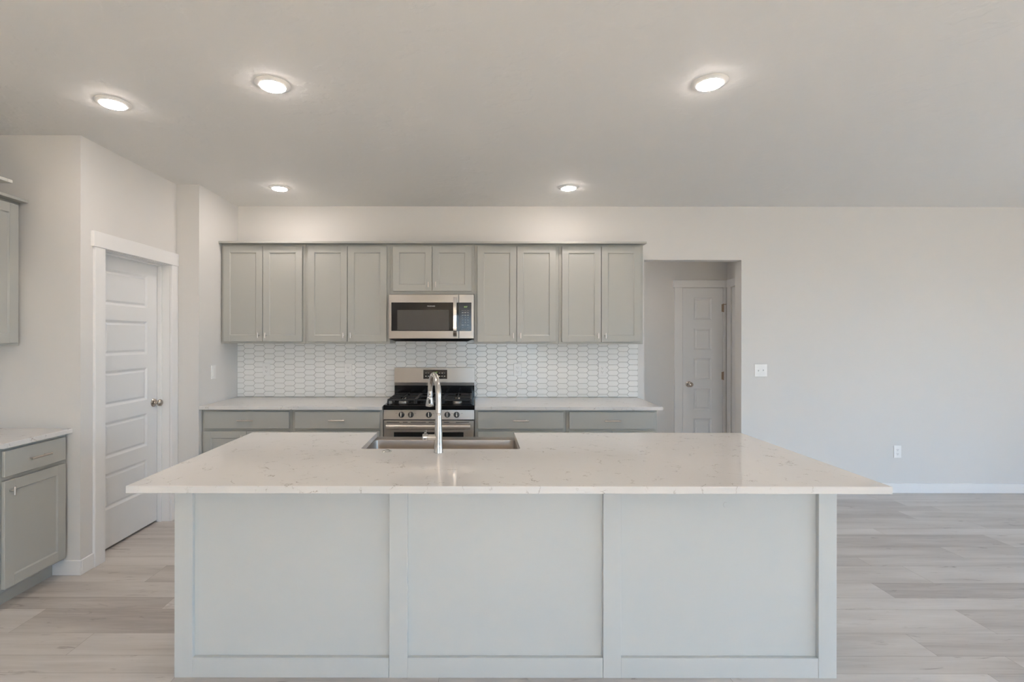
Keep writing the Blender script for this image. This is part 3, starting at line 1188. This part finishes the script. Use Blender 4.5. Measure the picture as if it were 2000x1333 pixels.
# back body leaves room for the sink basin and apron
b.box(ih0 + 0.002, ih1 - 0.002, PD + 0.0002, 0.34, 0, IT)
b.box(ih0 + 0.002, -0.750, 0.34, 0.76, 0.0, IT)
b.box(0.132, ih1 - 0.002, 0.34, 0.76, 0.0, IT)
b.box(-0.750, 0.132, 0.34, 0.76, 0.0, 0.62)
b.build('body', M['island'], isl)
SW = 0.079
stile_x = [(ih0, ih0 + SW), ((760.6 - 928) / 448.7 - 0.134, (796.6 - 928) / 448.7 - 0.134), ((1179 - 928) / 448.7 - 0.134, (1214 - 928) / 448.7 - 0.134), (ih1 - SW, ih1)]
for x0, x1 in stile_x:
    MB().box(x0, x1, 0, PD, 0, IT, 0.0012).build('stile', M['island'], isl)
for i in range(3):
    MB().box(stile_x[i][1], stile_x[i + 1][0] - 0.0012, 0.0003, PD, 0, 0.087, 0.0012).build('bottom_rail', M['island'], isl)
for s in (ih0, ih1):
    x0, x1 = (s + 0.0, s + 0.002) if s < 0 else (s - 0.002, s)
    MB().box(x0, x1, PD, 0.76, 0, IT).build('end_panel', M['island'], isl)
k_ = MB().lathe([(0.0, 0.0), (0.013, 0.0), (0.0125, -0.0012), (0.0, -0.0015)], axis='Y', seg=24, cap0=False, cap1=False)
k_.build('screw_cap', M['island'], isl, smooth=True).location = ((1415.6 - 928) / 442 - 0.134, PD, CAM_H - (985 - 661) / 442)

# ------------------------------------------------------------------ sink


def rrect(x0, x1, y0, y1, r, z, seg=6):
    pts_ = []
    for cx_, cy_, a0 in ((x1 - r, y1 - r, 0), (x0 + r, y1 - r, 90), (x0 + r, y0 + r, 180), (x1 - r, y0 + r, 270)):
        for k2 in range(seg + 1):
            a = radians(a0 + 90 * k2 / seg)
            pts_.append((cx_ + r * cos(a), cy_ + r * sin(a), z))
    return pts_


sk = thing('apron_sink', 'stainless apron front sink set into the island top', 'sink', (-0.176, 2.72, 0.655))
zr = CZ0 - 0.0008 - 0.655
x0, x1, y0, y1 = SKX0 + 0.176 - 0.012, SKX1 + 0.176 + 0.012, SKY - 2.72 - 0.010, 2.961 - 2.72
ox0, ox1 = x0 - 0.012, x1 + 0.012
oy0 = y0 - 0.012
xi0, xi1, yi0, yi1 = SKX0 + 0.176 + 0.004, SKX1 + 0.176 - 0.004, SKY - 2.72 + 0.004, 2.874 - 2.72
b = MB()
R = 0.028
b.rings([rrect(ox0, ox1, oy0, y1, 0.012, 0.0), rrect(ox0, ox1, oy0, y1, 0.012, zr - 0.005), rrect(ox0 + 0.003, ox1 - 0.003, oy0 + 0.003, y1 - 0.004, 0.012, zr - 0.0005),
         rrect(ox0 + 0.006, ox1 - 0.006, oy0 + 0.006, y1 - 0.010, 0.012, zr),
         rrect(xi0 - 0.004, xi1 + 0.004, yi0 - 0.004, yi1 + 0.006, R, zr), rrect(xi0 - 0.001, xi1 + 0.001, yi0 - 0.001, yi1 + 0.0015, R, zr - 0.002),
         rrect(xi0, xi1, yi0, yi1, R, zr - 0.008),
         rrect(xi0 + 0.004, xi1 - 0.004, yi0 + 0.004, yi1 - 0.004, R, 0.030), rrect(xi0 + 0.012, xi1 - 0.012, yi0 + 0.012, yi1 - 0.012, R, 0.016),
         rrect(xi0 + 0.03, xi1 - 0.03, yi0 + 0.03, yi1 - 0.03, R, 0.011)])
b.build('basin', M['sink'], sk, smooth=True)
MB().lathe([(0.0, 0.0115), (0.043, 0.0118), (0.045, 0.013), (0.040, 0.0145), (0.034, 0.0125), (0.0, 0.0122)], (0, 0.0, 0), seg=28, cap0=False, cap1=False).build('drain', M['chrome'], sk, smooth=True)

# ------------------------------------------------------------------ faucet
fc = thing('kitchen_faucet', 'tall brushed nickel pull-down faucet standing on the island beside the sink', 'faucet', (-0.181, 2.430, CZ1))
M['faucet'] = mat('faucet_nickel', (0.60, 0.585, 0.56), 0.2, 1.0)
b = MB()
b.lathe([(0.0235, 0.0), (0.0235, 0.003), (0.0225, 0.006), (0.0212, 0.05), (0.0185, 0.12), (0.0155, 0.175), (0.0148, 0.1935), (0.0140, 0.1945), (0.0140, 0.1955)], seg=36)
b.build('faucet_body', M['faucet'], fc, smooth=True)
dx, dy = -0.060, 0.200
L = math.hypot(dx, dy)
ux, uy = dx / L, dy / L
Ra = L / 2
zc = 0.391 - 0.0145 - Ra
pts, rad = [(0, 0, 0.1965)], [0.0145]
pts.append((0, 0, zc - 0.02))
rad.append(0.0145)
for k2 in range(0, 19):
    a = pi - pi * k2 / 18 * 0.965
    pts.append((ux * (Ra + Ra * cos(a)), uy * (Ra + Ra * cos(a)), zc + Ra * sin(a)))
    rad.append(0.0145 - 0.002 * max(0, k2 - 9) / 9)
b = MB()
b.tube(pts, rad, 28)
b.build('neck', M['faucet'], fc, smooth=True)
e0 = Vector(pts[-1])
dirv = (Vector(pts[-1]) - Vector(pts[-2])).normalized()
dirv = (dirv + Vector((0, 0, -0.4))).normalized()
hl_ = e0.z - 0.201
hp = [e0 + dirv * (hl_ * t / math.fabs(dirv.z)) for t in (0.0, 0.35, 0.36, 0.40, 0.41, 0.75, 0.97, 1.0)]
b = MB()
b.tube(hp, [0.0128, 0.0150, 0.0142, 0.0142, 0.0152, 0.0200, 0.0228, 0.0215], 28)
hd = b.build('spray_head', M['faucet'], fc, smooth=True)
cc = e0 + dirv * (hl_ * 0.68 / abs(dirv.z))
b = MB()
prof = []
for k2 in range(24):
    a = 2 * pi * k2 / 24
    sx_, sz_ = 0.0062 * cos(a), 0.0130 * sin(a) * (1 if abs(sin(a)) < 0.85 else 0.97)
    prof.append((sx_, sz_))
b.rings([[(cc.x + p, cc.y - 0.0150 - 0.0, cc.z + r) for p, r in prof], [(cc.x + p, cc.y - 0.0212, cc.z + r) for p, r in prof]])
b.build('spray_button', M['black_plastic'], hd, label='black oval spray button')
b = MB()
b.lathe([(0.0, 0.0), (0.003, 0.0), (0.003, 0.006), (0.0, 0.006)], (cc.x + 0.001, cc.y - 0.0200, cc.z + 0.0385), axis='Y', seg=12, cap0=False, cap1=False)
b.build('spray_button', M['black_plastic'], hd)
b = MB()
zh = 0.075
b.tube([(-0.012, 0, zh), (-0.050, 0, zh)], [0.0160, 0.0148], 24)
b.tube([(-0.0505, 0, zh), (-0.0525, 0, zh)], 0.0125, 24)
b.tube([(-0.053, 0, zh), (-0.056, 0, zh), (-0.076, 0, zh), (-0.0785, 0, zh)], [0.0165, 0.0180, 0.0180, 0.0160], 24)
hb = b.build('handle', M['faucet'], fc, smooth=True)
b = MB()
b.tube([(-0.066, 0.006, zh + 0.012), (-0.067, 0.018, zh + 0.016), (-0.068, 0.045, zh + 0.018), (-0.069, 0.075, zh + 0.018)], [0.0065, 0.0060, 0.0056, 0.0050], 16)
b.build('lever', M['faucet'], hb, smooth=True)
b = MB()
b.lathe([(0.0, 0.0), (0.0030, 0.0), (0.0030, 0.003), (0.0, 0.003)], (-0.066, -0.0195, zh - 0.004), axis='Y', seg=12, cap0=False, cap1=False)
b.build('handle_screw', M['black_plastic'], hb)

b = MB()
b.lathe([(0.0245, 0.0), (0.0245, 0.0025), (0.0225, 0.0045), (0.0185, 0.0045), (0.0175, 0.002)], seg=32, cap1=False)
b.lathe([(0.0155, 0.001), (0.0155, 0.0065), (0.0135, 0.0078), (0.0, 0.008)], seg=32, cap0=True, cap1=False)
o = b.build('air_switch', M['chrome'], smooth=True)
o.location = (-0.4395, 2.447, CZ1)
tag(o, 'small round chrome button on the island top left of the faucet', 'button')


# ------------------------------------------------------------------ outlets and switches (local: face -Y, back at y=0, centred)
def outlet(label, group, loc, rz=0):
    r = thing('power_outlet', label, 'outlet', loc, rz, group)
    MB().box(-0.0365, 0.0365, -0.006, 0, -0.0595, 0.0595, 0.003, seg=2).build('cover_plate', M['plastic'], r)
    b_ = MB()
    b_.box(-0.0168, 0.0168, -0.0078, -0.0055, -0.0335, 0.0335, 0.001)
    rc = b_.build('receptacle', M['plastic'], r)
    b_ = MB()
    for s in (-1, 1):
        z = s * 0.0195 - 0.0
        b_.box(-0.0075, -0.0050, -0.0081, -0.0070, z - 0.003, z + 0.0055)
        b_.box(0.0050, 0.0075, -0.0081, -0.0070, z - 0.003, z + 0.0045)
        b_.tube([(0, -0.0081, z - 0.0095), (0, -0.0070, z - 0.0095)], 0.0026, 10)
    b_.build('slots', M['slot'], rc)
    return r


GO = 'white power outlets on the tile backsplash'
o1 = outlet('white power outlet on the tiles, leftmost, under the far left wall cabinet', GO, ((520.5 - 928) / 204.3, ty - 0.0028, 1.155))
for px, lb in ((680.2, 'white power outlet on the tiles, nearest left of the range'), (1011, 'white power outlet on the tiles, nearest right of the range'),
               (1176.3, 'white power outlet on the tiles, rightmost, near the doorway')):
    c = copy_tree(o1)
    c.location = ((px - 928) / 204.3, ty - 0.0028, CAM_H - ((722.3 if px < 900 else 722.6) - 660.3) / 204.3)
    c['label'] = lb
o1.location.z = CAM_H - (721.5 - 659.9) / 204.3
outlet('white power outlet low on the bare back wall at right', None, ((1753.3 - 928) / 203.9, YW, CAM_H - (882.7 - 661.2) / 203.9))

sw = thing('light_switch', 'white single rocker switch on the side wall left of the backsplash', 'switch', (SX, 4.258, 1.181), pi / 2)
MB().box(-0.0365, 0.0365, -0.006, 0, -0.0595, 0.0595, 0.003, seg=2).build('cover_plate', M['plastic'], sw)
MB().box(-0.0168, 0.0168, -0.0095, -0.0055, -0.0335, 0.0335, 0.0015).build('rocker', M['plastic'], sw)
sw = thing('light_switch', 'white double switch plate on the back wall right of the doorway', 'switch', ((1486.5 - 928) / 204, YW, CAM_H - (724 - 661) / 204))
MB().box(-0.0600, 0.0600, -0.0065, 0, -0.0600, 0.0600, 0.003, seg=2).build('cover_plate', M['plastic'], sw)
for x, s in ((-0.023, -1), (0.023, 1)):
    b_ = MB()
    b_.box(-0.0055, 0.0055, -0.0075, -0.006, -0.012, 0.012)
    tgl = b_.build('toggle', M['plastic'], sw)
    tgl.location = (x, 0, 0)
    b_ = MB()
    b_.rings([[(-0.0042, -0.0072, -0.006), (0.0042, -0.0072, -0.006), (0.0042, -0.0072, 0.006), (-0.0042, -0.0072, 0.006)],
              [(-0.0034, -0.0165, s * 0.006 - 0.0035), (0.0034, -0.0165, s * 0.006 - 0.0035), (0.0034, -0.0165, s * 0.006 + 0.0035), (-0.0034, -0.0165, s * 0.006 + 0.0035)]])
    b_.build('lever', M['plastic'], tgl)


# ------------------------------------------------------------------ recessed ceiling lights
def downlight(label, loc):
    r = thing('recessed_light', label, 'ceiling light', loc, 0, 'round recessed ceiling lights')
    MB().lathe([(0.085, 0.0), (0.085, -0.003), (0.081, -0.006), (0.065, -0.012), (0.061, -0.0125), (0.0585, -0.0105), (0.0585, -0.008)], seg=48, cap0=False, cap1=False).build('trim_ring', M['lamp_trim'], r, smooth=True)
    MB().lathe([(0.0583, -0.009), (0.0576, -0.0155), (0.050, -0.0182), (0.030, -0.0198), (0.0, -0.0202)], seg=48, cap0=True, cap1=False).build('lens', M['lens'], r, smooth=True)
    return r


l1 = downlight('lit round ceiling light farthest left, nearest the pantry wall', (-1.945, 2.632, CEIL))
for lb, x, y in (('lit round ceiling light, larger left one above the island', -1.009, 2.441), ('lit round ceiling light, lone right one above the island', 1.154, 2.416),
                 ('small lit round ceiling light before the left wall cabinets', -1.644, 4.120), ('small lit round ceiling light before the right wall cabinets', 0.780, 4.100),
                 ('added unseen ceiling light in the hallway, brightening the closet door', 0.75, 5.14)):  # hallway lamp is an unseen addition that lifts the dark closet door
    c = copy_tree(l1)
    c.location = (x, y, CEIL)
    c['label'] = lb
